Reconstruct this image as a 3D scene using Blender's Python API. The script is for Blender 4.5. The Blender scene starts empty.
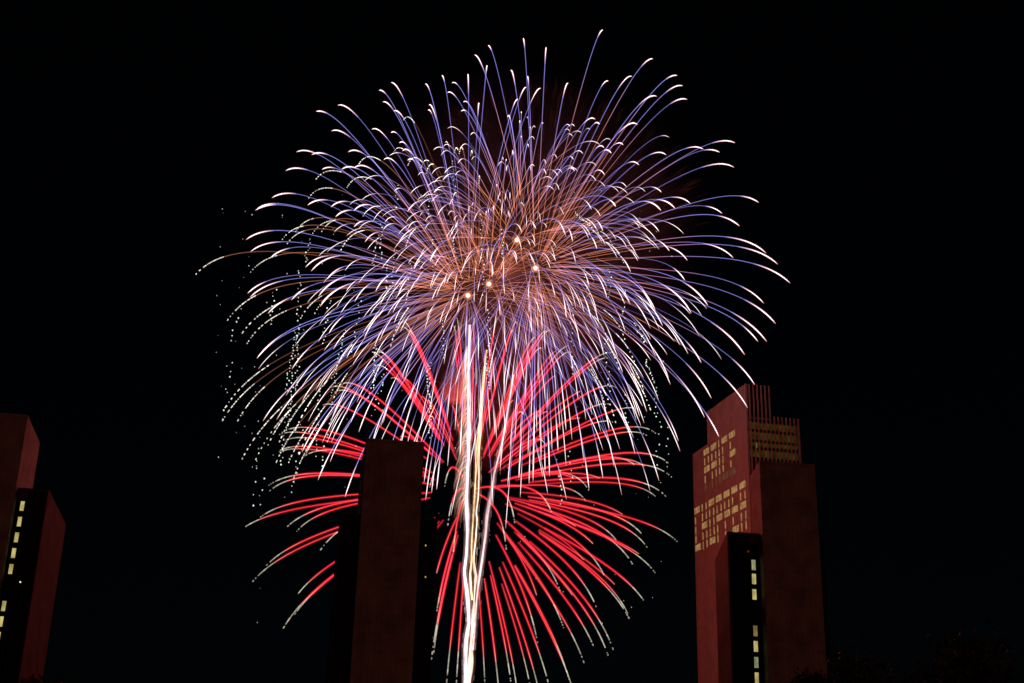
import bpy, bmesh, math, random
import numpy as np
from mathutils import Matrix, Vector

random.seed(7)
rng = np.random.default_rng(7)
scene = bpy.context.scene
C = scene.collection

# ------------------------------------------------------------------ camera
F, CX, CY = 1250.0, 512.0, 341.5
_up = np.array([95.0, 3401.0, F]); _up /= np.linalg.norm(_up)
_fy = np.array([0, 0, 1.0]) - _up[2] * _up; _fy /= np.linalg.norm(_fy)
_rx = np.cross(_up, _fy)
if _rx[0] < 0: _rx = -_rx
M = np.array([_rx, _fy, _up])                 # camera axes -> world axes
O = np.array([0, 0, 1.7])
cam_d = bpy.data.cameras.new('camera'); cam = bpy.data.objects.new('camera', cam_d); C.objects.link(cam)
cam_d.sensor_width = 36.0; cam_d.lens = F / 1024 * 36.0
cam_d.clip_start = 0.5; cam_d.clip_end = 20000
mw = Matrix.Identity(4)
cols = [M[:, 0], M[:, 1], -M[:, 2]]
for j in range(3):
    for i in range(3): mw[i][j] = float(cols[j][i])
    mw[j][3] = float(O[j])
cam.matrix_world = mw
scene.camera = cam

# ------------------------------------------------------------------ world, light, exposure
W = bpy.data.worlds.new('World'); scene.world = W; W.use_nodes = True
nt = W.node_tree
sky = nt.nodes.new('ShaderNodeTexSky'); sky.sky_type = 'NISHITA'; sky.sun_disc = False
sky.sun_elevation = math.radians(18); sky.ozone_density = 5.0; sky.sun_rotation = math.radians(190)
bg = nt.nodes['Background']; bg.inputs['Strength'].default_value = 0.00018
nt.links.new(sky.outputs['Color'], bg.inputs['Color'])

def light(name, kind, loc, col, **kw):
    d = bpy.data.lights.new(name, kind); d.color = col
    for k, v in kw.items(): setattr(d, k, v)
    o = bpy.data.objects.new(name, d); o.location = loc; C.objects.link(o); return o
# warm glow of the city behind the camera (large soft source)
glow = light('sun', 'SUN', (0, 0, 300), (1.0, 0.25, 0.16), energy=0.115, angle=math.radians(40))
glow.rotation_euler = (math.radians(68), 0, math.radians(12))

scene.view_settings.view_transform = 'Standard'; scene.view_settings.look = 'None'
scene.view_settings.exposure = 0; scene.view_settings.gamma = 1
cy = scene.cycles
cy.max_bounces = 4; cy.diffuse_bounces = 0; cy.glossy_bounces = 1; cy.volume_bounces = 0
cy.transparent_max_bounces = 96
cy.sample_clamp_indirect = 2.0
cy.use_denoising = True
cy.volume_step_rate = 4.0; cy.volume_max_steps = 64

# ------------------------------------------------------------------ helpers
def ray(px, py): return M @ np.array([px - CX, CY - py, F])
def at_z(px, py, z): r = ray(px, py); return O + r * (z - O[2]) / r[2]
def at_y(px, py, y): r = ray(px, py); return O + r * (y - O[1]) / r[1]
def on_plane(px, py, P, n): r = ray(px, py); return O + r * (np.dot(P - O, n) / np.dot(r, n))
def axes(az):
    a = math.radians(az)
    return np.array([math.cos(a), -math.sin(a), 0]), np.array([math.sin(a), math.cos(a), 0])

def tag(o, label=None, cat=None, group=None, kind=None):
    for k, v in (('label', label), ('category', cat), ('group', group), ('kind', kind)):
        if v: o[k] = v
    return o
def empty(name, loc=(0, 0, 0), rz=0.0, parent=None):
    o = bpy.data.objects.new(name, None); C.objects.link(o); o.location = [float(v) for v in loc]
    o.rotation_euler = (0, 0, rz); o.empty_display_size = 1
    if parent: o.parent = parent
    return o
def obj(name, verts, faces, mats, parent=None, mi=None, col=None, smooth=False):
    me = bpy.data.meshes.new(name)
    me.from_pydata([tuple(map(float, v)) for v in verts], [], [tuple(map(int, f)) for f in faces])
    for m in (mats if isinstance(mats, (list, tuple)) else [mats]): me.materials.append(m)
    if mi is not None: me.polygons.foreach_set('material_index', np.asarray(mi, dtype=np.int32))
    if col is not None:
        a = me.color_attributes.new('glow', 'FLOAT_COLOR', 'POINT')
        a.data.foreach_set('color', np.asarray(col, dtype=np.float32).ravel())
    if smooth: me.polygons.foreach_set('use_smooth', [True] * len(faces))
    me.update()
    o = bpy.data.objects.new(name, me); C.objects.link(o)
    if parent: o.parent = parent
    return o

class MB:
    """collects boxes and prisms, in local coordinates"""
    def __init__(s): s.v = []; s.f = []
    def box(s, x0, x1, y0, y1, z0, z1):
        b = len(s.v)
        s.v += [(x0, y0, z0), (x1, y0, z0), (x1, y1, z0), (x0, y1, z0), (x0, y0, z1), (x1, y0, z1), (x1, y1, z1), (x0, y1, z1)]
        s.f += [tuple(b + i for i in q) for q in ((0, 3, 2, 1), (4, 5, 6, 7), (0, 1, 5, 4), (1, 2, 6, 5), (2, 3, 7, 6), (3, 0, 4, 7))]
        return s
    def profile(s, x0, x1, prof):
        """prof: closed list of (y, z), extruded along x"""
        b = len(s.v); n = len(prof)
        s.v += [(x0, y, z) for y, z in prof] + [(x1, y, z) for y, z in prof]
        s.f += [tuple(b + i for i in range(n)), tuple(b + n + i for i in reversed(range(n)))]
        s.f += [(b + i, b + n + i, b + n + (i + 1) % n, b + (i + 1) % n) for i in range(n)]
        return s
    def front(s, y0, y1, prof):
        """prof: closed list of (x, z), extruded along y"""
        b = len(s.v); n = len(prof)
        s.v += [(x, y0, z) for x, z in prof] + [(x, y1, z) for x, z in prof]
        s.f += [tuple(b + i for i in range(n)), tuple(b + n + i for i in reversed(range(n)))]
        s.f += [(b + i, b + n + i, b + n + (i + 1) % n, b + (i + 1) % n) for i in range(n)]
        return s
    def build(s, name, mat, parent=None):
        o = obj(name, s.v, s.f, mat, parent)
        bm = bmesh.new(); bm.from_mesh(o.data); bmesh.ops.recalc_face_normals(bm, faces=bm.faces); bm.to_mesh(o.data); bm.free()
        return o

# ------------------------------------------------------------------ materials
def mat(name):
    m = bpy.data.materials.new(name); m.use_nodes = True
    return m, m.node_tree, m.node_tree.nodes['Principled BSDF']
def stone(name, base, dark, pw, ph, rough=0.7, joints=0.75, blot=0.0):
    """cladding of large slabs: joints, slab to slab variation and weather stains"""
    m, t, b = mat(name); N = t.nodes; L = t.links
    tc = N.new('ShaderNodeTexCoord'); sep = N.new('ShaderNodeSeparateXYZ'); L.new(tc.outputs['Object'], sep.inputs[0])
    add = N.new('ShaderNodeMath'); L.new(sep.outputs['X'], add.inputs[0]); L.new(sep.outputs['Y'], add.inputs[1])
    cmb = N.new('ShaderNodeCombineXYZ'); L.new(add.outputs[0], cmb.inputs['X']); L.new(sep.outputs['Z'], cmb.inputs['Y'])
    br = N.new('ShaderNodeTexBrick'); br.offset = 0.0; br.inputs['Scale'].default_value = 1.0
    br.inputs['Brick Width'].default_value = pw; br.inputs['Row Height'].default_value = ph
    br.inputs['Mortar Size'].default_value = 0.06; br.inputs['Bias'].default_value = 0.0
    br.inputs['Color1'].default_value = (*base, 1); br.inputs['Color2'].default_value = (*dark, 1)
    br.inputs['Mortar'].default_value = (*[c * joints for c in dark], 1)
    L.new(cmb.outputs[0], br.inputs['Vector'])
    nz = N.new('ShaderNodeTexNoise'); nz.inputs['Scale'].default_value = 0.16; nz.inputs['Detail'].default_value = 6
    L.new(tc.outputs['Object'], nz.inputs['Vector'])
    rp = N.new('ShaderNodeValToRGB'); rp.color_ramp.elements[0].position = 0.36; rp.color_ramp.elements[1].position = 0.56
    rp.color_ramp.elements[0].color = (0.62 - blot, 0.62 - blot, 0.62 - blot, 1); rp.color_ramp.elements[1].color = (1, 1, 1, 1)
    L.new(nz.outputs['Fac'], rp.inputs[0])
    mx = N.new('ShaderNodeMix'); mx.data_type = 'RGBA'; mx.blend_type = 'MULTIPLY'; mx.inputs[0].default_value = 1
    L.new(br.outputs['Color'], mx.inputs[6]); L.new(rp.outputs['Color'], mx.inputs[7])
    L.new(mx.outputs[2], b.inputs['Base Color']); b.inputs['Roughness'].default_value = rough
    b.inputs['Specular IOR Level'].default_value = 0.12
    bp = N.new('ShaderNodeBump'); bp.inputs['Strength'].default_value = 0.3; bp.inputs['Distance'].default_value = 0.1
    L.new(br.outputs['Fac'], bp.inputs['Height']); bp.invert = True; L.new(bp.outputs[0], b.inputs['Normal'])
    return m
def plain(name, col, rough=0.6, metal=0.0):
    m, t, b = mat(name); N = t.nodes; L = t.links
    nz = N.new('ShaderNodeTexNoise'); nz.inputs['Scale'].default_value = 0.7; nz.inputs['Detail'].default_value = 5
    tc = N.new('ShaderNodeTexCoord'); L.new(tc.outputs['Object'], nz.inputs['Vector'])
    rp = N.new('ShaderNodeValToRGB'); rp.color_ramp.elements[0].color = (*[c * 0.7 for c in col], 1); rp.color_ramp.elements[1].color = (*col, 1)
    L.new(nz.outputs['Fac'], rp.inputs[0]); L.new(rp.outputs[0], b.inputs['Base Color'])
    b.inputs['Roughness'].default_value = rough; b.inputs['Metallic'].default_value = metal
    return m
def lit(name, col, strength, contrast=0.5, scale=0.9):
    """a lit window: uneven brightness as blinds and lamps behind the glass vary"""
    m, t, b = mat(name); N = t.nodes; L = t.links
    tc = N.new('ShaderNodeTexCoord'); mp = N.new('ShaderNodeMapping'); mp.inputs['Scale'].default_value = (1, 1, 0.6)
    L.new(tc.outputs['Object'], mp.inputs['Vector'])
    nz = N.new('ShaderNodeTexNoise'); nz.inputs['Scale'].default_value = scale; nz.inputs['Detail'].default_value = 3
    L.new(mp.outputs[0], nz.inputs['Vector'])
    rp = N.new('ShaderNodeMapRange'); rp.inputs[1].default_value = 0.3; rp.inputs[2].default_value = 0.7
    rp.inputs[3].default_value = strength * (1 - contrast); rp.inputs[4].default_value = strength * (1 + contrast)
    L.new(nz.outputs['Fac'], rp.inputs[0])
    b.inputs['Base Color'].default_value = (0.02, 0.02, 0.02, 1); b.inputs['Roughness'].default_value = 0.15
    b.inputs['Emission Color'].default_value = (*col, 1); L.new(rp.outputs[0], b.inputs['Emission Strength'])
    m.cycles.emission_sampling = 'NONE'
    return m

MARBLE = stone('tower_marble', (0.37, 0.32, 0.28), (0.32, 0.275, 0.24), 1.6, 3.2, blot=-.25)
SLAB = stone('slab_marble', (0.36, 0.32, 0.29), (0.31, 0.28, 0.25), 1.5, 2.4, blot=-0.02)
DARK_STONE = stone('dark_wing_stone', (0.10, 0.088, 0.08), (0.085, 0.075, 0.07), 1.5, 2.4)
GLASS = plain('dark_glass', (0.003, 0.003, 0.0035), 0.5)
GLASS.node_tree.nodes['Principled BSDF'].inputs['Specular IOR Level'].default_value = 0.06
MULLION = plain('dark_mullion', (0.026, 0.022, 0.02), 0.8)
MULLION.node_tree.nodes['Principled BSDF'].inputs['Specular IOR Level'].default_value = 0.06
LETTER = lit('lit_office_window', (1.0, 0.53, 0.19), 0.29, 0.55, 0.6)
LETTER_DIM = lit('dim_office_window', (1.0, 0.42, 0.18), 0.09, 0.5, 0.5)
BAND = lit('dim_floor_light', (0.80, 0.55, 0.07), 0.036, 0.9, 0.35)
STAIR = lit('stairwell_window', (0.92, 0.76, 0.26), 0.50, 0.45, 0.6)
STAIR_GREEN = lit('green_stairwell_window', (0.62, 0.68, 0.30), 0.42, 0.4, 0.6)
STAIR_DIM = lit('dim_stairwell_window', (0.75, 0.62, 0.16), 0.22, 0.4, 0.6)
def lamp_mat(name, col, s):
    m, t, b = mat(name); b.inputs['Base Color'].default_value = (0, 0, 0, 1)
    b.inputs['Emission Color'].default_value = (*col, 1); b.inputs['Emission Strength'].default_value = s
    m.cycles.emission_sampling = 'NONE'; return m
RED_LAMP = lamp_mat('red_beacon', (1, 0.05, 0.03), 0.18)
AMBER_LAMP = lamp_mat('amber_lamp', (1, 0.7, 0.2), 0.6)
WHITE_LAMP = lamp_mat('white_lamp', (1, 0.95, 0.85), 1.2)

def glow_mat(name, additive):
    m = bpy.data.materials.new(name); m.use_nodes = True; t = m.node_tree; N = t.nodes; L = t.links
    N.remove(N['Principled BSDF']); out = N['Material Output']
    at = N.new('ShaderNodeVertexColor'); at.layer_name = 'glow'
    em = N.new('ShaderNodeEmission'); L.new(at.outputs['Color'], em.inputs['Color']); em.inputs['Strength'].default_value = 1
    if additive:
        tr = N.new('ShaderNodeBsdfTransparent'); ad = N.new('ShaderNodeAddShader')
        L.new(em.outputs[0], ad.inputs[0]); L.new(tr.outputs[0], ad.inputs[1]); L.new(ad.outputs[0], out.inputs['Surface'])
    else: L.new(em.outputs[0], out.inputs['Surface'])
    m.cycles.emission_sampling = 'NONE'
    return m
SPARK = glow_mat('burning_star', True)      # glowing gas, sparks and painted halos: light adds up where trails cross

# ------------------------------------------------------------------ ground
m, t, b = mat('ground'); N = t.nodes
nz = N.new('ShaderNodeTexNoise'); nz.inputs['Scale'].default_value = 0.08
tc = N.new('ShaderNodeTexCoord'); t.links.new(tc.outputs['Object'], nz.inputs['Vector'])
rp = N.new('ShaderNodeValToRGB'); rp.color_ramp.elements[0].color = (0.02, 0.022, 0.015, 1); rp.color_ramp.elements[1].color = (0.05, 0.05, 0.045, 1)
t.links.new(nz.outputs['Fac'], rp.inputs[0]); t.links.new(rp.outputs[0], b.inputs['Base Color'])
tag(obj('ground', [(-9000, -9000, 0), (9000, -9000, 0), (9000, 9000, 0), (-9000, 9000, 0)], [(0, 1, 2, 3)], m), kind='structure')

# ------------------------------------------------------------------ tallest tower
TA = -13.0
tu, tw = axes(TA)
tc0 = at_z(744.8, 384, 180)
tower = empty('office_tower', (tc0[0], tc0[1], 0), -math.radians(TA) )
tag(tower, 'tallest tower, red lit, with finned crown and lit windows spelling words on its side', 'tower')
def tl(q): d = q - tc0; return np.dot(d, tu), np.dot(d, tw), q[2]
def sd(px, py): q = on_plane(px, py, tc0, tu); return np.dot(q - tc0, tw), q[2]
def fd(px, py): q = on_plane(px, py, tc0, tw); return np.dot(q - tc0, tu), q[2]
WFULL, Z_R = [float(v) for v in fd(797.6, 419)]; WTOP = float(fd(771, 386)[0])
D_TOP = float(sd(706.6, 411)[0]); D_ALL, Z_STEP = [float(v) for v in sd(692.8, 454)]
# side wall slab with the stepped outline, ribbed
mb = MB()
mb.profile(0, 1.2, [(0, 0), (D_ALL, 0), (D_ALL, Z_STEP), (D_TOP, Z_STEP), (D_TOP, 180), (0, 180)])
wall = mb.build('side_wall', MARBLE, tower)
mb = MB()
nrib = 46
for i in range(nrib):
    y = 0.35 + i * (D_ALL - 0.9) / (nrib - 1)
    mb.box(-0.16, 0.003, y, y + 0.42, 0.0, 179.6 if y < D_TOP - 0.6 else Z_STEP - 0.4)
rb = mb.build('rib', MARBLE, tower); rb['kind'] = 'stuff'
# dark core
MB().box(1.203, WTOP - 0.4, 0.6, D_TOP - 1, 0, 176).build('upper_core', GLASS, tower)
MB().box(WTOP - 0.397, WFULL - 0.5, 0.6, D_TOP - 1, 0, Z_R - 2).build('lower_core', GLASS, tower)
MB().box(1.203, WFULL - 0.5, D_TOP - 0.997, D_ALL - 0.5, 0, Z_STEP - 1.5).build('rear_core', GLASS, tower)
MB().box(-0.03, 0.75, -0.35, -0.003, 0, 180.2).build('corner_pier', MARBLE, tower)
# fins over the front
nf = 13
for i in range(1, nf + 1):
    x = WFULL * i / nf
    z1 = 180.2 if x < WTOP + 0.6 else Z_R
    wdt = 0.27 if i not in (nf,) else 0.5
    MB().box(x - wdt, x + wdt, -0.5, 0.25, 0, z1).build('fin', MARBLE, tower)
MB().box(0.78, WTOP - 0.42, 0.26, 0.597, 164.2, 165.0).build('spandrel', MARBLE, tower)
# dim lit floors between the fins
for py, hh in ((427, 1.5), (437, 1.7), (445.5, 0.9), (454.5, 1.6)):
    z = on_plane(772, py, tc0, tw)[2]
    MB().box(1.3, WFULL - 0.6, 0.45, 0.59, z - hh, z + hh).build('window_band', BAND, tower)
z = on_plane(755, 445, tc0, tw)[2]
g = MB().box(3.75, 4.85, 0.38, 0.44, z - 1.3, z + 1.3).build('lit_window', lit('green_office_window', (0.35, 0.75, 0.1), 0.22, 0.3), tower)
g['label'] = 'greenish lit window between the fins'

FONT = {'P': ('###', '#.#', '###', '#..', '#..'), 'R': ('###', '#.#', '###', '#.#', '#.#'), 'I': ('#', '#', '#', '#', '#'),
        'C': ('###', '#..', '#..', '#..', '###'), 'E': ('###', '#..', '###', '#..', '###'), 'H': ('#.#', '#.#', '###', '#.#', '#.#'),
        'O': ('###', '#.#', '#.#', '#.#', '###')}
def write(word, y_far, y_near, z_top, pitch, dim_rows=()):
    ncol = sum(len(FONT[c][0]) for c in word) + 0.75 * (len(word) - 1)
    cw = (y_far - y_near) / ncol
    c = 0.0
    for ch in word:
        for r, line in enumerate(FONT[ch]):
            k = 0
            while k < len(line):
                if line[k] == '#':
                    e = k
                    while e + 1 < len(line) and line[e + 1] == '#': e += 1
                    ya = y_far - (c + k) * cw; yb = y_far - (c + e + 1) * cw
                    inset = (0.25 if e == k else 0.12) * cw
                    zt = z_top - r * pitch
                    MB().box(-0.22, -0.165, yb + inset, ya - inset, zt - pitch * (0.78 if e == k else 0.66), zt).build('lit_window', LETTER_DIM if r in dim_rows else LETTER, tower)
                    k = e
                k += 1
        c += len(FONT[ch][0]) + 0.75
def sd(px, py): q = on_plane(px, py, tc0, tu); return np.dot(q - tc0, tw), q[2]
write('CHOPPER', sd(694.5, 513)[0] - 0.3, sd(746.2, 486)[0], 136.6, 4.50)
write('PRICE', sd(703.8, 452)[0], sd(735.5, 433)[0], 162.2, 4.30, (4,))

# ------------------------------------------------------------------ the three agency buildings
AA = -10.0
def agency(label, H, a, b, side, wing, side_depth, wing_depth_end, back=22.0, zw=None, hidden_w=None):
    """a, b: the slab's front top corners; side: ('left'|'right', pixel on the visible side's top); wing: pixels of outer front top / rear top"""
    u, w = axes(AA)
    A = at_z(*a, H); Bq = on_plane(*b, A, w)
    root = empty('agency_building', (A[0], A[1], 0), -math.radians(AA))
    tag(root, label, 'office block', 'matching slab office blocks on the plaza')
    def loc(q): d = q - A; return float(np.dot(d, u)), float(np.dot(d, w)), float(q[2])
    xb = loc(Bq)[0]; x0, x1 = min(0, xb), max(0, xb)
    prof = [(0, 0), (back, 0)]
    if side:
        s = loc(on_plane(*side, A, u))
        prof[1] = (s[1], 0); prof += [(s[1], s[2]), (0, H)]
    else:
        prof += [(back, H - 2), (0, H)]
    sl = MB().profile(x0, x1, prof).build('slab', SLAB, root)
    # rim along the roof edge
    MB().box(x0 - 0.02, x1 + 0.02, -0.12, 0.6, H - 0.5, H + 0.15).build('parapet', SLAB, root)
    return root, A, u, w, loc, x0, x1

def add_wing(root, xi, xo, d0, d1, z0, z1, windows=None, strips=4, slot=None):
    """wing from the slab side xi out to xo; front at depth d0, height z0 there and z1 at its rear"""
    a, b = min(xi, xo), max(xi, xo)
    sgn = 1 if xo > xi else -1
    body = MB().profile(a, b, [(d0, 0), (d1, 0), (d1, z1), (d0, z0)]).build('wing', DARK_STONE, root)
    sw = slot or 0.0
    # glass front with vertical mullions
    fi, fo = (xi + sgn * sw, xo - sgn * 0.25)
    g0, g1 = min(fi, fo), max(fi, fo)
    MB().box(g0, g1, d0 - 0.12, d0 - 0.003, 0, z0 - 0.6).build('glass_front', GLASS, body)
    n = strips
    for i in range(n + 1):
        x = g0 + (g1 - g0) * i / n
        MB().box(x - 0.16, x + 0.16, d0 - 0.55, d0 - 0.123, 0, z0 - 0.3).build('mullion', MULLION, body)
    if slot:
        s0, s1 = min(xi, xi + sgn * sw), max(xi, xi + sgn * sw)
        MB().box(s0 + 0.02, s1 - 0.18, d0 - 0.06, d0 - 0.003, 0, z0 - 3).build('stairwell_glass', GLASS, body)
    return body

# right block, in front of the tallest tower
root, A, u, w, loc, x0, x1 = agency('brown stone office block in front of the tallest tower, lit windows on its left wing',
    97, (759.5, 460.7), (814.6, 463), (750, 477), None, None, None, back=18)
Dw = 3.2
q = loc(on_plane(727, 531.5, A + Dw * w, w)); xo, zf = q[0], q[2]
qs = loc(on_plane(715, 560.6, on_plane(727, 531.5, A + Dw * w, w), u))
wing = add_wing(root, x0 - 0.003, xo, Dw, qs[1], zf, qs[2], strips=4, slot=3.2)
for k, (py, mt) in enumerate(((565, STAIR_GREEN), (579, STAIR), (594.5, STAIR), (631, STAIR_DIM), (646.5, STAIR), (662.5, STAIR_GREEN), (678, STAIR))):
    px = 753.6 + (py - 565) * 0.027
    f = loc(on_plane(px, py, A + (Dw - .1) * w, w))
    MB().box(f[0] - 0.58, f[0] + 0.62, Dw - 0.1, Dw - 0.065, f[2] - 1.45, f[2] + 1.5).build('lit_window', mt, wing)
f = loc(on_plane(748.2, 551.5, A + (Dw - .7) * w, w))
MB().box(f[0] - .22, f[0] + .22, Dw - 0.9, Dw - 0.56, f[2] - .22, f[2] + .22).build('beacon', RED_LAMP, wing)
add_wing(root, x1 + 0.003, x1 + 2.6, Dw, qs[1] + 4, zf + 0.5, qs[2], strips=1)

# left block, cut by the picture's edge
root, A, u, w, loc, x0, x1 = agency('office block cut by the left picture edge, column of lit windows beside its right side',
    97, (28, 415.5), (0, 412.5), (40, 443), None, None, None, back=21)
x0 = -19.0
for o in root.children:
    if o.name.startswith(('slab', 'parapet')):
        for v in o.data.vertices:
            if v.co.x < -1: v.co.x = x0
q0 = on_plane(49, 489.5, A + Dw * w, w); q = loc(q0)
qs = loc(on_plane(66, 524.6, q0, u))
wing = add_wing(root, 0.003, q[0], Dw, qs[1], q[2], qs[2], strips=4, slot=3.0)
for k, (px, py, mt) in enumerate(((22.2, 506, STAIR), (19.4, 521.6, STAIR), (16.5, 537.3, STAIR), (13.6, 553, STAIR), (10.8, 569, STAIR), (3.7, 606, STAIR), (0.9, 621.5, STAIR), (-2, 637, STAIR))):
    f = loc(on_plane(px, py, A + (Dw - .1) * w, w))
    MB().box(f[0] - .50, f[0] + .50, Dw - 0.1, Dw - 0.065, f[2] - 1.3, f[2] + 1.3).build('lit_window', mt, wing)
f = loc(on_plane(20.3, 582, A + (Dw - .7) * w, w))
MB().box(f[0] - .16, f[0] + .16, Dw - 0.9, Dw - 0.56, f[2] - .16, f[2] + .16).build('lamp', WHITE_LAMP, wing)
add_wing(root, x0 - 0.003, x0 - 8, Dw, qs[1], q[2], qs[2], strips=4)

# centre block, dark in front of the red burst
root, A, u, w, loc, x0, x1 = agency('dark unlit office block at centre left, standing black against the red burst',
    97, (366.5, 438.5), (424.5, 440), None, None, None, None)
ql = loc(on_plane(341.7, 512, A + Dw * w, w)); qr = loc(on_plane(438, 513.5, A + Dw * w, w))
add_wing(root, x0 - 0.003, ql[0], Dw, 26, ql[2], ql[2] - 3, strips=4)
wing = add_wing(root, x1 + 0.003, qr[0], Dw, 26, ql[2], ql[2] - 3, strips=4)
for px, py in ((422.2, 545.5), (422, 577)):
    f = loc(on_plane(px + 3.5, py, A + (Dw - .7) * w, w))
    MB().box(f[0] - .14, f[0] + .14, Dw - 0.9, Dw - 0.56, f[2] - .2, f[2] + .2).build('lamp', AMBER_LAMP, wing)

# ------------------------------------------------------------------ trees in the dark foreground
LEAF = plain('leaf', (0.05, 0.075, 0.03), 0.6); BARK = plain('bark', (0.06, 0.045, 0.035), 0.9)
def tube_mesh(P, R, sides=6):
    P = np.asarray(P, float); n = len(P); V = []; Fc = []
    for i in range(n):
        d = P[min(i + 1, n - 1)] - P[max(i - 1, 0)]; d = d / (np.linalg.norm(d) + 1e-9)
        a = np.cross(d, (0, 1, 0.01)); a /= np.linalg.norm(a) + 1e-9; bb = np.cross(d, a)
        for k in range(sides):
            an = 2 * math.pi * k / sides
            V.append(P[i] + R[i] * (math.cos(an) * a + math.sin(an) * bb))
    for i in range(n - 1):
        for k in range(sides):
            k2 = (k + 1) % sides
            Fc.append((i * sides + k, i * sides + k2, (i + 1) * sides + k2, (i + 1) * sides + k))
    return V, Fc
def tree(px, py_top, dist, rad, label, seed):
    r = np.random.default_rng(seed)
    top = at_y(px, py_top, dist); h = top[2]
    root = empty('tree', (top[0], dist, 0)); tag(root, label, 'tree', 'dark trees along the bottom edge')
    V, Fc = tube_mesh([(0, 0, 0), (0.1, 0, h * .25), (-.1, .1, h * .5), (0, 0, h * .8)], [.35, .28, .2, .07])
    tr = obj('trunk', V, Fc, BARK, root, smooth=True)
    lv = []; lf = []; BV = []; BF = []
    for j in range(26):
        an = r.uniform(0, 2 * math.pi); zz = r.uniform(.38, .93) * h
        rr = rad * math.sqrt(max(0.08, 1 - ((zz / h - .62) / .40) ** 2)) * r.uniform(.5, .95)
        c = np.array([math.cos(an) * rr, math.sin(an) * rr, zz])
        v, f = tube_mesh([(0, 0, zz * .75), c * [.5, .5, 0] + [0, 0, zz * .9], c], [.1, .06, .02], 4)
        off = len(BV); BV += v; BF += [tuple(x + off for x in q) for q in f]
        for k in range(130):
            p = c + r.normal(0, rad * .17, 3); s = r.uniform(.12, .28)
            a = r.normal(0, 1, 3); a /= np.linalg.norm(a); bb = np.cross(a, r.normal(0, 1, 3)); bb /= np.linalg.norm(bb)
            o_ = len(lv); lv += [p - a * s, p + bb * s * .45, p + a * s, p - bb * s * .45]; lf.append((o_, o_ + 1, o_ + 2, o_ + 3))
    obj('limbs', BV, BF, BARK, tr); obj('crown', lv, lf, LEAF, root)
tree(868, 652, 85, 3.6, 'broad dark tree just right of the rightmost office block', 1)
tree(815, 668, 95, 2.2, 'small dark tree at the foot of the rightmost office block', 2)
tree(975, 640, 80, 4.6, 'largest dark tree, in the bottom right corner', 3)
tree(42, 676, 90, 2.2, 'small dark tree at the foot of the leftmost office block', 4)

# ------------------------------------------------------------------ fireworks
YB = 478.0                                   # distance of the display
MPP = YB * 1.06 / F                          # metres per pixel there
SRGB = lambda r, g, b: np.array([((c / 255 + .055) / 1.055) ** 2.4 if c > 10 else c / 255 / 12.92 for c in (r, g, b)])

class Tubes:
    def __init__(s): s.v = []; s.f = []; s.c = []
    def add(s, P, R, Col, sides=5):
        v, f = tube_mesh(P, R, sides); off = len(s.v)
        s.v += v; s.f += [tuple(x + off for x in q) for q in f]
        for c in Col: s.c += [(c[0], c[1], c[2], 1.0)] * sides
        # pointed ends
        for i0, tip in ((off, P[0]), (off + (len(P) - 1) * sides, P[-1])):
            s.v.append(np.asarray(tip)); s.c.append((*(Col[0] if i0 == off else Col[-1]), 1.0)); ti = len(s.v) - 1
            s.f += [(i0 + k, i0 + (k + 1) % sides, ti) for k in range(sides)]
        return s
    def dot(s, p, r, c):
        off = len(s.v); p = np.asarray(p)
        for d in ((1, 0, 0), (-1, 0, 0), (0, 1, 0), (0, -1, 0), (0, 0, 1.25), (0, 0, -1.25)): s.v.append(p + r * np.array(d))
        s.f += [tuple(off + i for i in q) for q in ((0, 2, 4), (2, 1, 4), (1, 3, 4), (3, 0, 4), (2, 0, 5), (1, 2, 5), (3, 1, 5), (0, 3, 5))]
        s.c += [(c[0], c[1], c[2], 1.0)] * 6
        return s
    def ball(s, r, c, nu=14, nv=8):
        z = [-r * math.cos(math.pi * j / nv) for j in range(1, nv)]
        P = [(0, 0, q) for q in z]; R = [math.sqrt(max(0, r * r - q * q)) for q in z]
        return s.add(P, R, [c] * len(z), nu)
    def build(s, name, parent): return obj(name, s.v, s.f, SPARK, parent, col=s.c)

KAP = 2.5
def e_of(t): return (1 - np.exp(-KAP * t)) / (1 - math.exp(-KAP))
def d_of(t): return (KAP * t - (1 - np.exp(-KAP * t))) / (KAP - (1 - math.exp(-KAP)))
def path(c3, tip, drop, t):
    """flight of a star: fast out of the shell, slowed by drag, pulled down by gravity"""
    t = np.asarray(t)[:, None]; dz = np.array([0, 0, -drop])
    return c3 + (tip - c3 - dz) * e_of(t) + dz * d_of(t)
def tip_on_sphere(c_px, tip_px, rad_px, drop_px, r, sign=None):
    """the star's end on its shell of sparks: the sky position gives two axes, the shell's radius the depth"""
    dx = tip_px[0] - c_px[0]; dy = tip_px[1] - drop_px - c_px[1]
    dep = math.sqrt(max(0.0, rad_px ** 2 - dx * dx - dy * dy)) * 0.75
    sg = sign if sign is not None else (1 if r.random() < .5 else -1)
    return at_y(tip_px[0], tip_px[1], YB + sg * dep * MPP)
def lerp(stops, t):
    ts = [s[0] for s in stops]; return np.array([[np.interp(x, ts, [s[1][k] for s in stops]) for k in range(3)] for x in t])

def burst(label, c_px, name='firework_burst'):
    c3 = at_y(*c_px, YB); root = empty(name, c3); tag(root, label, 'firework'); return root, c3

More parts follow.
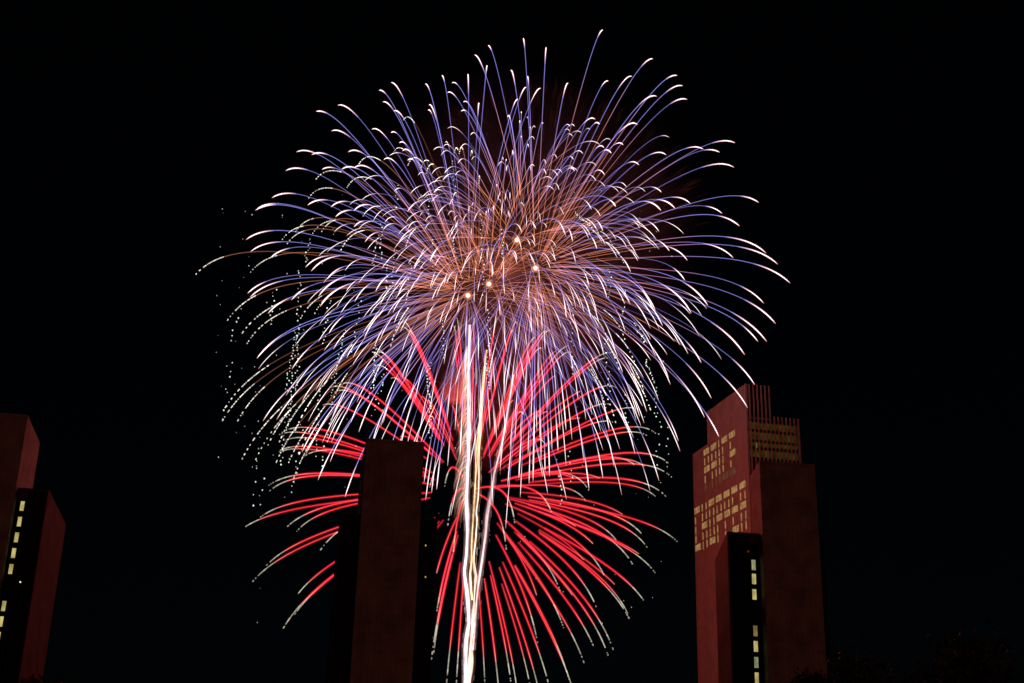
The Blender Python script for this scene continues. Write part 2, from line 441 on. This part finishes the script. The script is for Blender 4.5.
ORANGE = SRGB(242, 142, 98); PEACH = SRGB(226, 150, 120); BLUE = SRGB(132, 127, 212); WHITE = SRGB(255, 246, 248) * 1.6
PINKW = SRGB(240, 200, 225); RED = SRGB(255, 34, 30); RED2 = SRGB(230, 12, 14)
K = 0.62                                      # a trail's two walls both glow: each gives about half of its light
def blue_star(root, c3, tip, drop, r, core=0.36, width=1.0, tipstart=None, gain=1.0, t0=.03, jit=0.0, acc=None, tw_=1.0):
    oc = c3; c3 = c3 + r.normal(0, 1, 3) * jit * MPP
    ts = tipstart if tipstart else r.uniform(.56, .76)
    g = gain * r.uniform(.6, 1.1); core = core * r.uniform(.5, 1.25)
    t = np.concatenate([np.linspace(t0, .45, 8)[:-1], np.linspace(.45, ts, 7)])
    P = path(c3, tip, drop, t) - oc
    cc = lerp([(0, ORANGE * .8), (core * .5, ORANGE * .62), (core, (ORANGE * .32 + BLUE * .5)), (core + .14, BLUE * .9), (.7, BLUE * 1.05), (1, BLUE)], t) * K * g
    tr = (acc or Tubes()).add(P, np.interp(t, [0, .25, .6, 1], [.20, .26, .31, .36]) * MPP * width, cc, 4)
    t = np.linspace(ts, 1.0, 9); P = path(c3, tip, drop, t) - oc
    s = (t - ts) / (1 - ts)
    cc = lerp([(0, BLUE), (.18, PINKW), (.45, WHITE), (.85, WHITE), (1, SRGB(235, 130, 110))], s) * K * (.8 if acc is not None else min(1.0, .45 + .62 * tw_))
    wd = np.interp(s, [0, .3, .7, 1], [.40, .50, .54, .24]) * MPP * width * tw_
    hal = tw_ * np.interp(s, [0, .3, .9, 1], [0, 1, 1, .3])
    tb = (acc or Tubes()).add(P, wd, cc, 5)
    tb.add(P, wd * 2.1 + .05, [np.array([.055, .006, .012]) * h for h in hal], 5)  # wider faint red shell imitates the glow around the tip
    if acc is None: tb.build('glowing_tip', tr.build('star_trail', root))

TIPS_R = [(488,45.5),(474.4,55),(523.2,38.2),(546.2,47.3),(510.7,70.4),(527.4,76.6),(568.2,83.6),(602.9,29.7),(608.3,81.1),(632,76.3),(653,58.7),(677.2,75.5),
 (656.7,96.3),(682.7,85.8),(687.1,99.4),(599.5,124.2),(637.6,124.6),(623.3,145),(604,148),(611.3,153.2),(666.2,155),(639,165),(604.7,175.2),(626.6,187.2),(661.5,192.3),
 (690.4,203.7),(703.5,149.3),(735,142.9),(719.6,152.3),(734,167.4),(675,208.4),(661,210.6),(758.7,202.5),(722,213.5),(739.4,226),(616,206.6),(603,231.2),(659,231.5),
 (626.9,247.6),(596.9,249),(669.4,251),(687.4,260.5),(637.9,261),(630.6,272),(684.8,280.3),(589.3,287.2),(607,298),(653,309),(766,253),(777.7,264.2),(790,283),(733.3,258),
 (763.7,303.2),(707.8,305.3),(691.3,313),(775.5,323.5),(766.7,341.5),(757.9,341.5),(744.7,354.7),(754.7,384.7),(747.6,407.8),(688,353.7),(701.2,362.7),(711.3,398.3),(680,345.2),
 (719,436.8),(704.5,417.4),(680,451.3),(678.4,441),(655.5,310.8),(662.5,325.9),(650.3,328.4),(625.4,332.2),(670.4,384.5),(668.6,377.9),(599,324),(604,356),(566.4,318),
 (580.3,348.6),(572.7,371.3),(646.7,411.7),(639.6,416.6),(635,453.8),(659,480.8),(609.3,430),(603,478.6),(589,488.8),(558,451.3),(507.7,486),(518.7,478),(533,481.5),
 (545,472),(529,484),(549.5,476.4),(511,392),(540,440),(566,430),(575.6,262.7),(572.7,241.7),(528,300)]
TIPS_L = [(316.1,111.5),(331.5,131),(337.8,105.2),(348.3,152),(371.8,129.4),(379,90.3),(382.8,102),(391,82.6),(393.7,111),(391,132.7),(399.3,143),(383.8,159.8),(296.5,152),
 (311.7,154.7),(322,169.6),(285.7,170.7),(341.7,169.4),(354,168),(407.6,160.6),(425.2,84),(428.9,105),(428,110.3),(402.5,151),(441.8,75.5),(467.8,74),(487.2,65.3),(478.8,103.4),
 (518,99.4),(526.4,87.3),(540.8,88.3),(272,197.8),(255.4,210.3),(257.5,208.5),(246.1,239.6),(250.5,251.7),(270.7,257.6),(307.7,205.2),(335.6,216.9),(354,227.1),(365,242),(331,207),
 (354,210.7),(394.2,191.5),(384.7,222.7),(383,230.3),(345,270.6),(247.6,293.4),(250,297.4),(268,313.5),(291.5,300),(257,358.4),(305.5,267.3),(311.3,271),(327.4,279),(318.6,296.3),
 (329,333.2),(320,306.6),(346.3,291.5),(354.7,301.7),(375.6,291.5),(394.2,323),(374.4,346.4),(364.2,338.4),(346.6,358),(333.4,349.4),(257,358),(263,421),(276.7,419.6),
 (328,440.5),(309.6,448),(292,369),(302.3,401.3),(358.8,432),(372.7,441),(400.6,446),(350.8,422.5),(436.6,489.5),(425.6,500),(424,483),(431.5,493),(444,364),(397.9,295.9),
 (330,462),(318,480),(345,497),(385,470),(411,470),(447,420),(460,455),(410,400),(306,454),(302,452)]
TIPS_U = [(452,83),(447.3,92.7),(463.4,102.2),(461.2,111.4),(507.4,117.3),(521.3,113.3),(519.8,122.4),(595.2,119.5),(507.9,116.6),(543,124),(570,126.4),(574.4,126.4),(470.5,135.2),
 (528.4,147.4),(546,174.5),(583,154),(596,181),(574.6,171.2),(573.6,159.8),(461,147.4),(457.8,163.5),(433.3,150.3),(433.8,192.7),(437.4,215.7),(407.4,211.7),(398.6,242.5),(413.3,268.4),
 (615.7,207),(591.5,209.6),(559.2,190.3),(600.5,216.4),(512.3,154.7),(442.7,180.3),(506,171)]
TIPS_G = [(410.3,290.8),(392.8,312.7),(439.6,323.7),(444,323.7),(426.4,320),(446.5,284),(474,302),(536,229),(492,277),(517,260),(493,275),(500,316),(532,332),(430,262),(455,228),(506.4,161),
 (534.3,166.4),(497,187),(434,192.8),(414,269),(432,300),(450,310)]
R1 = np.random.default_rng(11)
def fill(c, rad, drop, n, r, zmin=-1.0, rmin=0.0):
    out = []
    while len(out) < n:
        d = r.normal(0, 1, 3); d /= np.linalg.norm(d)
        if d[2] < zmin: continue
        q = rad * r.uniform(.82, 1.0)
        if math.hypot(d[0], d[2]) < rmin: continue
        out.append(((c[0] + d[0] * q, c[1] - d[2] * q + drop), 1 if d[1] > 0 else -1))
    return out

def make_blue(label, c, rad, tips, extra, core, drop=50, seed=1, width=1.0, gain=1.0, late=.12, jit=0.0, lit_core=True, late_tips=[], tw_=1.0):
    root, c3 = burst(label, c); r = np.random.default_rng(seed)
    more = Tubes()
    for k, tp in enumerate(tips + late_tips):
        tip = tip_on_sphere(c, tp, rad, drop, r)
        if k >= len(tips):
            blue_star(root, c3, tip, drop * MPP, r, core * .5, width * .75, gain=gain * r.uniform(.45, .95), t0=r.uniform(.02, .15), acc=more, tw_=.6); continue
        blue_star(root, c3, tip, drop * MPP, r, core, width, gain=gain, t0=r.uniform(.02, late), jit=jit, tw_=(tw_ if math.hypot(tp[0] - c[0], tp[1] - c[1]) > 130 else tw_ * .7) * (.72 if tp[1] > c[1] + 50 and tp[0] < 690 else 1))
    for tp, sg in extra:
        tip = tip_on_sphere(c, tp, rad, drop, r, sg)
        blue_star(root, c3, tip, drop * MPP, r, core, width * .9, gain=gain * .8, t0=r.uniform(.02, late * 1.6), jit=jit, tw_=tw_ * .6)
    if more.v: more.build('star_trails', root)['kind'] = 'stuff'
    cr = SRGB(255, 225, 200) * 1.3
    s = Tubes()
    for rr, cc in ((1.9, cr * .8), (3.0, np.array([.35, .15, .08])), (5.0, np.array([.10, .04, .02]))): s.ball(rr * MPP, cc)
    if lit_core: s.build('burst_core', root)
    return root, c3
CR, CL, CU, CG = (535.5, 268), (468, 295.5), (517, 240), (489, 284)
RM = np.random.default_rng(77)
MORE_R = [(525,400),(531,420),(548,410),(556,395),(520,440),(563,400),(510,450),(538,380),(545,350),(528,455),(541,462),(552,450),(560,430),(515,420),(505,395),(498,430),(572,440),(578,400),(586,420),(516,380),(534,440),(500,470),(566,466),(584,462)] \
    + [(float(RM.uniform(440, 640)), float(RM.uniform(330, 470))) for _ in range(14)]
MORE_L = [(470,420),(480,440),(455,430),(448,400),(490,430),(500,410),(438,430),(430,410),(465,380),(485,370),(420,430),(415,400),(405,380),(460,455),(475,460),(495,390)] \
    + [(float(RM.uniform(300, 520)), float(RM.uniform(320, 470))) for _ in range(22)]
rootR, cR = make_blue('widest burst of blue trails with white tips, centred on the bright core furthest right', CR, 275, TIPS_R, [], .36, seed=21, late_tips=MORE_R + [q for q, _ in fill(CR, 225, 50, 44, RM, rmin=.25) if not (q[0] > 650 and q[1] > 360)])
rootL, cL = make_blue('burst of blue trails with white tips spreading left from the lowest bright core', CL, 262, TIPS_L, fill(CL, 200, 50, 8, R1, rmin=.3), .22, seed=22, late_tips=MORE_L + [q for q, _ in fill(CL, 215, 50, 36, RM, rmin=.25)])
rootU, cU = make_blue('smaller burst of blue trails with white hooked tips around the topmost bright core', CU, 165, TIPS_U, fill(CU, 150, 45, 62, R1, zmin=-.35), .36, drop=45, seed=23, width=.88, gain=1.25, late=.2, jit=4)
rootG, cG = make_blue('orange hearted burst with short hooked trails between the other bright cores', CG, 135, TIPS_G, fill(CG, 128, 42, 72, R1, zmin=-.5), .7, drop=42, seed=24, width=.88, gain=1.25, late=.22, jit=7)
make_blue('tangle of violet trails with hooked white tips in the middle, without a bright core', (500, 268), 215, [], fill((500, 268), 210, 52, 98, R1, zmin=-.75), .42, drop=52, seed=25, width=.9, late=.2, jit=16, lit_core=False)

# dim gold sparks thrown up behind the blue trails
tb = Tubes(); r = np.random.default_rng(31)
for k in range(900):
    an = r.uniform(.25, 2.2); q = r.uniform(60, 172) if an < 2.1 else r.uniform(70, 150)
    p = np.array([CR[0] + math.cos(an) * q, CR[1] - math.sin(an) * q]); L = r.uniform(10, 26)
    dr = np.array([math.cos(an), -math.sin(an) * .9 - .1]); y = YB + r.uniform(10, 60)
    P = [at_y(*(p + dr * L * s + np.array([0, 2.5 * s * s])), y) - cR for s in (0, .33, .66, 1)]
    g = r.uniform(.3, 1) * np.interp(q, [70, 205], [1.1, .35])
    tb.add(P, [.42 * MPP] * 4, [SRGB(96, 48, 24) * .11 * g * f for f in (.2, 1, 1, .2)], 4)
o = tb.build('dim_gold_sparks', rootR); o['kind'] = 'stuff'

# ---- glitter burst: peach comets that break into twinkling dots
rootS, cS = burst('peach trailed glitter burst breaking into strings of tiny white twinkling dots', (478, 290))
TIPS_S = [(202.5,268),(254.2,268.1),(286.4,234.7),(291,239),(300,226),(234.4,311.6),(246.6,327.4),(252.7,335.4),(228,412),(243,412),(229,402),(304,312.7),(318,307.6),(320,175),(313,193),(351,182),
 (362,160),(395,150),(405,118),(410,161),(423,163),(428,168),(455,150),(460,150),(471,153),(453,198),(479,180),(325,227),(316,229),(365,213),(345,243),(247,450),(262,447),(292,455),(299,465),
 (305,440),(273,435),(281,452),(285,430),(610,240),(620,255),(592,228),(622,332),(632,356),(606,335),(616,360),(640,380),(646,398),(596,228),(420,258),(393,338),(408,240),(335,370),(300,420),(335,395),(372,385),(612,410),(603,398)]
r = np.random.default_rng(33)
for tp in TIPS_S:
    tip = tip_on_sphere((478, 290), tp, 262, 55, r); drop = 55 * MPP
    g = r.uniform(.12, .42); ts = r.uniform(.60, .78)
    t = np.linspace(.05, ts, 14)
    cc = lerp([(0, ORANGE * .7), (.4, ORANGE * .55), (.65, PEACH * .75), (1, PEACH)], t) * K * g
    tr = Tubes().add(path(cS, tip, drop, t) - cS, [.42 * MPP] * 14, cc, 4).build('comet_trail', rootS)
    tb = Tubes(); tt = ts
    while tt < 1.12:
        ln = r.uniform(.006, .03); P = path(cS, tip, drop, np.array([tt, tt + ln * .5, tt + ln])) - cS
        b_ = r.uniform(.45, 1.0)
        tb.add(P, [.42 * MPP, .52 * MPP, .4 * MPP], [SRGB(248, 236, 222) * K * b_ * 1.2] * 3, 4)
        tt += ln + (r.uniform(.0, .012) if tt < ts + .2 else r.uniform(.015, .05))
    tb.build('glitter', tr)['kind'] = 'stuff'
STRANDS = [(309,243,304,266,6),(300,270,297,345,12),(296,330,285,395,16),(290,400,280,470,10),(382,225,381,262,7),(378,236,372,270,8),(388,262,386,300,8),(394,250,392,300,7),(397,186,396,215,4),
 (428,195,427,220,4),(433,240,434,290,6),(429,362,430,440,22),(426,372,433,432,12),(452,230,454,265,6),(453,160,455,200,5),(443,320,444,365,8),(375,345,374,390,12),(345,330,330,400,14),(320,380,315,460,10),
 (330,300,322,350,8),(275,290,270,330,5),(240,310,228,350,4),(232,360,222,430,5),(480,215,485,300,14),(488,310,490,380,12),(487,350,488,395,8),(502,230,505,262,5),(609,268,609,300,5),(625,290,624,330,6),
 (636,323,645,345,7),(645,360,655,385,9),(656,388,656,420,5),(660,415,655,470,5),(668,430,668,480,4),(605,345,610,400,8),(572,310,573,385,8),(585,270,590,300,5),(575,212,592,228,9),(560,470,562,510,5),
 (570,450,571,490,4),(330,420,322,470,7),(302,430,290,500,7),(360,300,352,360,6),(411,265,405,320,7),(625,395,628,440,6),(264,480,258,520,3),(298,330,296,395,14),(293,372,288,430,10),(388,362,372,420,9),(258,450,252,520,4)]
r = np.random.default_rng(35)
for (xa, ya, xb, yb, n) in STRANDS:
    tb = Tubes(); dp = YB + r.uniform(-45, 30)
    for k in range(int(n * 1.6)):
        s = (k + r.uniform(-.35, .35)) / (n * 1.6)
        p = at_y(xa + (xb - xa) * s + r.normal(0, 1.0), ya + (yb - ya) * s, dp) - cS
        b_ = r.uniform(.35, 1.15); c = SRGB(240, 242, 228) if r.random() < .75 else SRGB(205, 238, 220)
        tb.dot(p, r.uniform(.45, .85) * MPP, c * K * b_)
    tb.build('glitter_strand', rootS)['kind'] = 'stuff'
tb = Tubes()
for k in range(190):
    side = r.random()
    x = r.uniform(215, 460) if side < .62 else (r.uniform(555, 672) if side < .85 else r.uniform(250, 680)); y = r.uniform(190, 500) if side < .85 else r.uniform(500, 650)
    tb.dot(at_y(x, y, YB + r.uniform(-50, 40)) - cS, r.uniform(.3, .62) * MPP, SRGB(240, 240, 230) * K * r.uniform(.1, .75))
o = tb.build('loose_glitter', rootS); o['kind'] = 'stuff'

# ---- red burst
CD = (470, 491)
rootD, cD = burst('red burst low in the middle, its red trails ending in broken white streaks', CD)
TIPS_D = [(670.4,476,.30),(664.5,495,.33),(654.3,495.4,.36),(643.7,466,.5),(634.5,465,.2),(588,489,.22),(585.4,500.5,.18),(551,511,.22),(640,532,.35),(675.5,540,.34),(645.5,545.2,.30),(615.4,539,.24),
 (653.8,571,.30),(631.5,562.4,.28),(603,573,.22),(643.4,600,.34),(628.9,618,.33),(627,612,.36),(595,604,.27),(611.5,645,.33),(606.9,652,.30),(559,588,.30),(593,645,.30),(563,626,.34),(583,660,.28),
 (568.3,677,.36),(550,690,.30),(576,700,.34),(537,640,.30),(541.8,705,.3),(530.8,690,.42),(511.8,690,.40),(518.4,700,.33),(499.5,700,.38),(485,690,.36),(456,690,.40),(446,690,.40),(434,650,.34),(437,610,.34),(432,655,.44),
 (667,462,.25),(637.9,409,.22),(608.6,404,.26),(615,387,.25),(654,432,.24),(646,435,.26),(612,422,.2),(607,358,.26),(567.6,346,.22),(612,353,.3),(570,352,.26),
 (457,318,.25),(454,326,.3),(474,318,.22),(497,318,.22),(516,322,.3),(513,330,.3),(547,331,.25),(535,337,.22),(542,348,.3),(550,330,.4),(405,322,.22),(403,327,.28),(408,330,.3),(374,348,.2),(372,352,.28),(378,352,.24),(374,366,.3),(391.8,378,.35),
 (331.7,387,.25),(342,384,.2),(335,392,.3),(323,405,.22),(278.8,452,.2),(303,457,.25),(269.3,485,.2),(272,489,.24),(245,527,.2),(262,516,.24),(286.9,527,.25),(298,530,.3),(283,432,.2),(281,434,.24),(286,440,.22),(281,450,.2),
 (254,580,.2),(267.8,564,.24),(297.9,594,.3),(296.4,612,.26),(284,627,.3),(319.8,551,.3),(444.7,486,.3),(448,524,.3),(453.5,550,.3),(514.3,520,.3),(506.2,548,.3),(545.7,445,.25),(523.7,414,.3)]
r = np.random.default_rng(41)
more = Tubes(); N0 = len(TIPS_D)
RD = np.random.default_rng(43)
for tp, sg in fill(CD, 205, 28, 52, RD, zmin=-.55, rmin=.45):
    if tp[0] > 380 and tp[1] < 672: TIPS_D.append((tp[0], tp[1], .3))
for k, (tx, ty, t0) in enumerate(TIPS_D):
    dpx = 26.0 + r.uniform(-4, 10)
    if math.hypot(tx - CD[0], ty - CD[1]) < 70: dpx = 40; t0 = .12
    tip = tip_on_sphere(CD, (tx, ty), 212, dpx, r); drop = dpx * MPP
    te = r.uniform(.66, .82); t0 = t0 * (.58 if ty > 560 else .45) + r.uniform(-.02, .03)
    if ty > 670: te = .66
    t = np.linspace(t0, te, 11); P = path(cD, tip, drop, t) - cD; g = r.uniform(.75, 1.15)
    s = (t - t0) / (te - t0)
    cc = lerp([(0, RED2 * .75), (.3, RED), (.7, RED * 1.1), (1, SRGB(240, 130, 120))], s) * K * g
    tb = Tubes().add(P, np.interp(s, [0, .1, .8, 1], [.34, .45, .43, .34]) * MPP, cc + np.array([.03, .012, .010]) * g * r.uniform(.2, 2.2), 5)
    tb.add(P, [1.4 * MPP] * 11, [np.array([.12, .003, .010]) * g * h for h in np.interp(s, [0, .1, .8, 1], [.5, 1, .8, .1])], 5)  # added dim shell paints a dark red halo along the trail
    if k >= N0:
        off = len(more.v); more.v += tb.v; more.c += [(c_[0] * .8, c_[1] * .8, c_[2] * .8, 1.0) for c_ in tb.c]; more.f += [tuple(off + i for i in q) for q in tb.f]; continue
    tr = tb.build('star_trail', rootD)
    tb = Tubes(); tt = te
    while tt < 1.03:
        near = tt < te + .16
        ln = r.uniform(.03, .06) if near else r.uniform(.01, .035); P = path(cD, tip, drop, np.array([tt, tt + ln * .5, tt + ln])) - cD
        b_ = r.uniform(.25, .6) * (1 if near else .75)
        tb.add(P, [.45 * MPP, .55 * MPP, .42 * MPP], [SRGB(238, 226, 205) * K * b_] * 3, 4)
        tt += ln + (0.0 if near else r.uniform(.008, .05))
    tb.build('fading_tail', tr)['kind'] = 'stuff'
more.build('star_trails', rootD)['kind'] = 'stuff'

# ---- rising tails from the launch site: they wander with the wind, sparks falling off them
def tail(label, pts, wpx, col, edge, seed, wob=.6, ybase=YB, strands=3):
    r = np.random.default_rng(seed)
    ys = [p[1] for p in pts]; Y = np.linspace(ys[0], ys[-1], 90)
    order = np.argsort(ys); X = np.interp(Y, np.array(ys)[order], np.array([p[0] for p in pts])[order])
    base = at_y(X[0], Y[0], ybase); root = empty('rising_tail', base); tag(root, label, 'firework', None)
    for k in range(strands):
        ph, fq = r.uniform(0, 6.28), r.uniform(.03, .08)
        off = (k - (strands - 1) / 2) * .55
        Wd = np.interp(Y, np.array([q[0] for q in wpx]), np.array([q[1] for q in wpx])) * (.8 + .25 * np.sin(Y * fq * 2 + ph))
        P = [at_y(x + wob * math.sin(y * fq + ph) + off * wd * .5, y, ybase + k * .6) - base for x, y, wd in zip(X, Y, Wd)]
        g = np.clip(.85 + .3 * np.sin(Y * .045 + ph) + r.normal(0, .12, len(Y)), .3, 1.4)
        c = [col * (K / strands * 2.1) * q for q in g]
        tb = Tubes().add(P, [max(.15, w_ * MPP * .5) for w_ in Wd], c, 6)
        tb.add(P, [max(.3, w_ * MPP * .5 + .7 * MPP) for w_ in Wd], [edge * q for q in g], 6)  # this shell and the next imitate the soft glow around the tail
        tb.add(P, [max(.3, w_ * MPP * .5 + 2.2 * MPP) for w_ in Wd], [edge * .35 * q for q in g], 6)
        tb.build('tail_core_halo', root)
    tb = Tubes()
    for k in range(130):
        i = r.integers(3, 87); L = r.uniform(3, 9)
        x = X[i] + r.normal(0, 2.2); y = Y[i]
        P = [at_y(x + s * r.normal(0, .5), y + L * s, ybase + r.normal(0, .5)) - base for s in (0, .5, 1)]
        tb.add(P, [.35 * MPP] * 3, [col * .10 * r.uniform(.3, 1.2)] * 3, 4)
    o = tb.build('falling_sparks', root); o['kind'] = 'stuff'
    return root, base
g0 = at_y(467, 760, YB)
W1 = np.array([.95, .88, .92]); 
rootT, baseT = tail('thick white rising tail with a feathered left side, left of the gold ones', [(464, 790), (464.6, 720), (465.2, 683), (466.4, 640), (468.8, 622), (467.6, 605), (466.4, 590), (464.6, 572), (466.6, 555), (467.8, 530), (466.6, 500), (468.2, 450), (468.8, 400), (469, 360), (469.5, 325)],
     [(325, .5), (360, 1.2), (410, 2.1), (500, 2.0), (600, 2.2), (683, 2.7), (790, 2.7)], W1, np.array([.10, .06, .065]), 51)
tail('wavy gold and white rising tail beside the thick white one', [(463, 790), (466.5, 720), (469, 683), (472.6, 630), (473.6, 600), (473.8, 590), (475.2, 575), (473.8, 560), (476.6, 540), (477.2, 520), (475.6, 512), (477, 500), (479, 473), (480.5, 444), (481, 400), (485, 366)],
     [(366, .4), (440, .65), (520, .9), (600, 1.3), (630, 2.2), (683, 3.0), (790, 3)], np.array([.85, .70, .56]), np.array([.06, .025, .012]), 52, wob=1.0, strands=2)
tail('thin gold thread of a rising tail between the two brightest tails', [(471.5, 600), (470.2, 590), (469.8, 575), (471.8, 560), (473.2, 525), (474.5, 490), (478, 440), (487, 350)], [(350, .4), (470, 1.0), (600, 1.4)], np.array([.85, .6, .32]), np.array([.05, .02, .008]), 53, wob=.8, strands=2)
tail('pale pink white rising tail leaning right of the gold ones', [(473, 650), (475, 622), (478, 590), (482, 560), (485, 535), (487, 515), (490.7, 498), (494.4, 473), (501.7, 444), (510, 400), (514, 375)], [(375, .35), (470, .8), (500, 1.25), (560, 1.5), (620, 1.2), (650, .8)], np.array([.62, .44, .46]), np.array([.06, .03, .03]), 54)
# feathered sparks blown off the white tail
tb = Tubes(); r = np.random.default_rng(55)
for k in range(230):
    y0 = r.uniform(345, 500); amp = np.interp(y0, [335, 400, 470, 520, 560], [4, 10, 13, 11, 4]) * r.uniform(.3, 1.1); L = r.uniform(16, 38)
    P = [at_y(467.5 - amp * math.sin(s * 1.5), y0 + L * (s ** 1.4) - 4 * s, YB + r.uniform(-.5, .5) + 3 * s) - baseT for s in np.linspace(0, 1, 6)]
    c0 = SRGB(222, 172, 150) * r.uniform(.05, .2)
    tb.add(P, [.5 * MPP] * 6, [c0 * f for f in (1, .9, .7, .5, .3, .12)], 4)
o = tb.build('blown_spark_feather', rootT); o['kind'] = 'stuff'

# ------------------------------------------------------------------ light the fireworks give off
l1 = light('burst_light', 'POINT', [float(v) for v in cR + np.array([-12, 0, 0])], (1.0, 0.24, 0.13), energy=24000, shadow_soft_size=3.0)
l2 = light('red_star_light', 'POINT', [float(v) for v in cD + np.array([8, 0, 6])], (1.0, 0.062, 0.020), energy=205000, shadow_soft_size=3.0)

# ------------------------------------------------------------------ smoke
def smoke(name, label, c_px, rad, dens, noise=.03, yoff=0.0, seed=0, stretch=(1, 1, 1)):
    m = bpy.data.materials.new(name); m.use_nodes = True; t = m.node_tree; N = t.nodes; L = t.links
    N.remove(N['Principled BSDF']); out = N['Material Output']
    pv = N.new('ShaderNodeVolumePrincipled'); pv.inputs['Color'].default_value = (.75, .70, .66, 1); pv.inputs['Anisotropy'].default_value = 0
    tc = N.new('ShaderNodeTexCoord'); nz = N.new('ShaderNodeTexNoise'); nz.inputs['Scale'].default_value = noise; nz.inputs['Detail'].default_value = 4
    L.new(tc.outputs['Object'], nz.inputs['Vector'])
    ln = N.new('ShaderNodeVectorMath'); ln.operation = 'LENGTH'; L.new(tc.outputs['Object'], ln.inputs[0])
    fall = N.new('ShaderNodeMapRange'); fall.interpolation_type = 'SMOOTHSTEP'; fall.inputs[1].default_value = rad; fall.inputs[2].default_value = rad * .25
    fall.inputs[3].default_value = 0; fall.inputs[4].default_value = 1; L.new(ln.outputs['Value'], fall.inputs[0])
    mr = N.new('ShaderNodeMapRange'); mr.inputs[1].default_value = .38; mr.inputs[2].default_value = .68; mr.inputs[3].default_value = .15; mr.inputs[4].default_value = dens * 2
    mr.inputs[3].default_value = dens * .25; L.new(nz.outputs['Fac'], mr.inputs[0])
    mu = N.new('ShaderNodeMath'); mu.operation = 'MULTIPLY'; L.new(mr.outputs[0], mu.inputs[0]); L.new(fall.outputs[0], mu.inputs[1])
    L.new(mu.outputs[0], pv.inputs['Density']); L.new(pv.outputs[0], out.inputs['Volume'])
    bm = bmesh.new(); bmesh.ops.create_icosphere(bm, subdivisions=3, radius=rad)
    me = bpy.data.meshes.new(name); bm.to_mesh(me); bm.free(); me.materials.append(m)
    o = bpy.data.objects.new(name, me); C.objects.link(o)
    c = at_y(*c_px, YB + yoff); o.location = [float(v) for v in c]; o.scale = stretch
    tag(o, label, 'smoke', kind='stuff'); return o
smoke('smoke', 'thin brown lit smoke hanging through the middle of the blue bursts', (528, 240), 84, .0016)
smoke('smoke', 'thin maroon smoke hanging around the rising tails', (505, 365), 46, .0011)
smoke('smoke', 'small pink puff of smoke left of the white tail', (455, 386), 7.0, .45, noise=.12, yoff=4, stretch=(1, 1, 1.25))
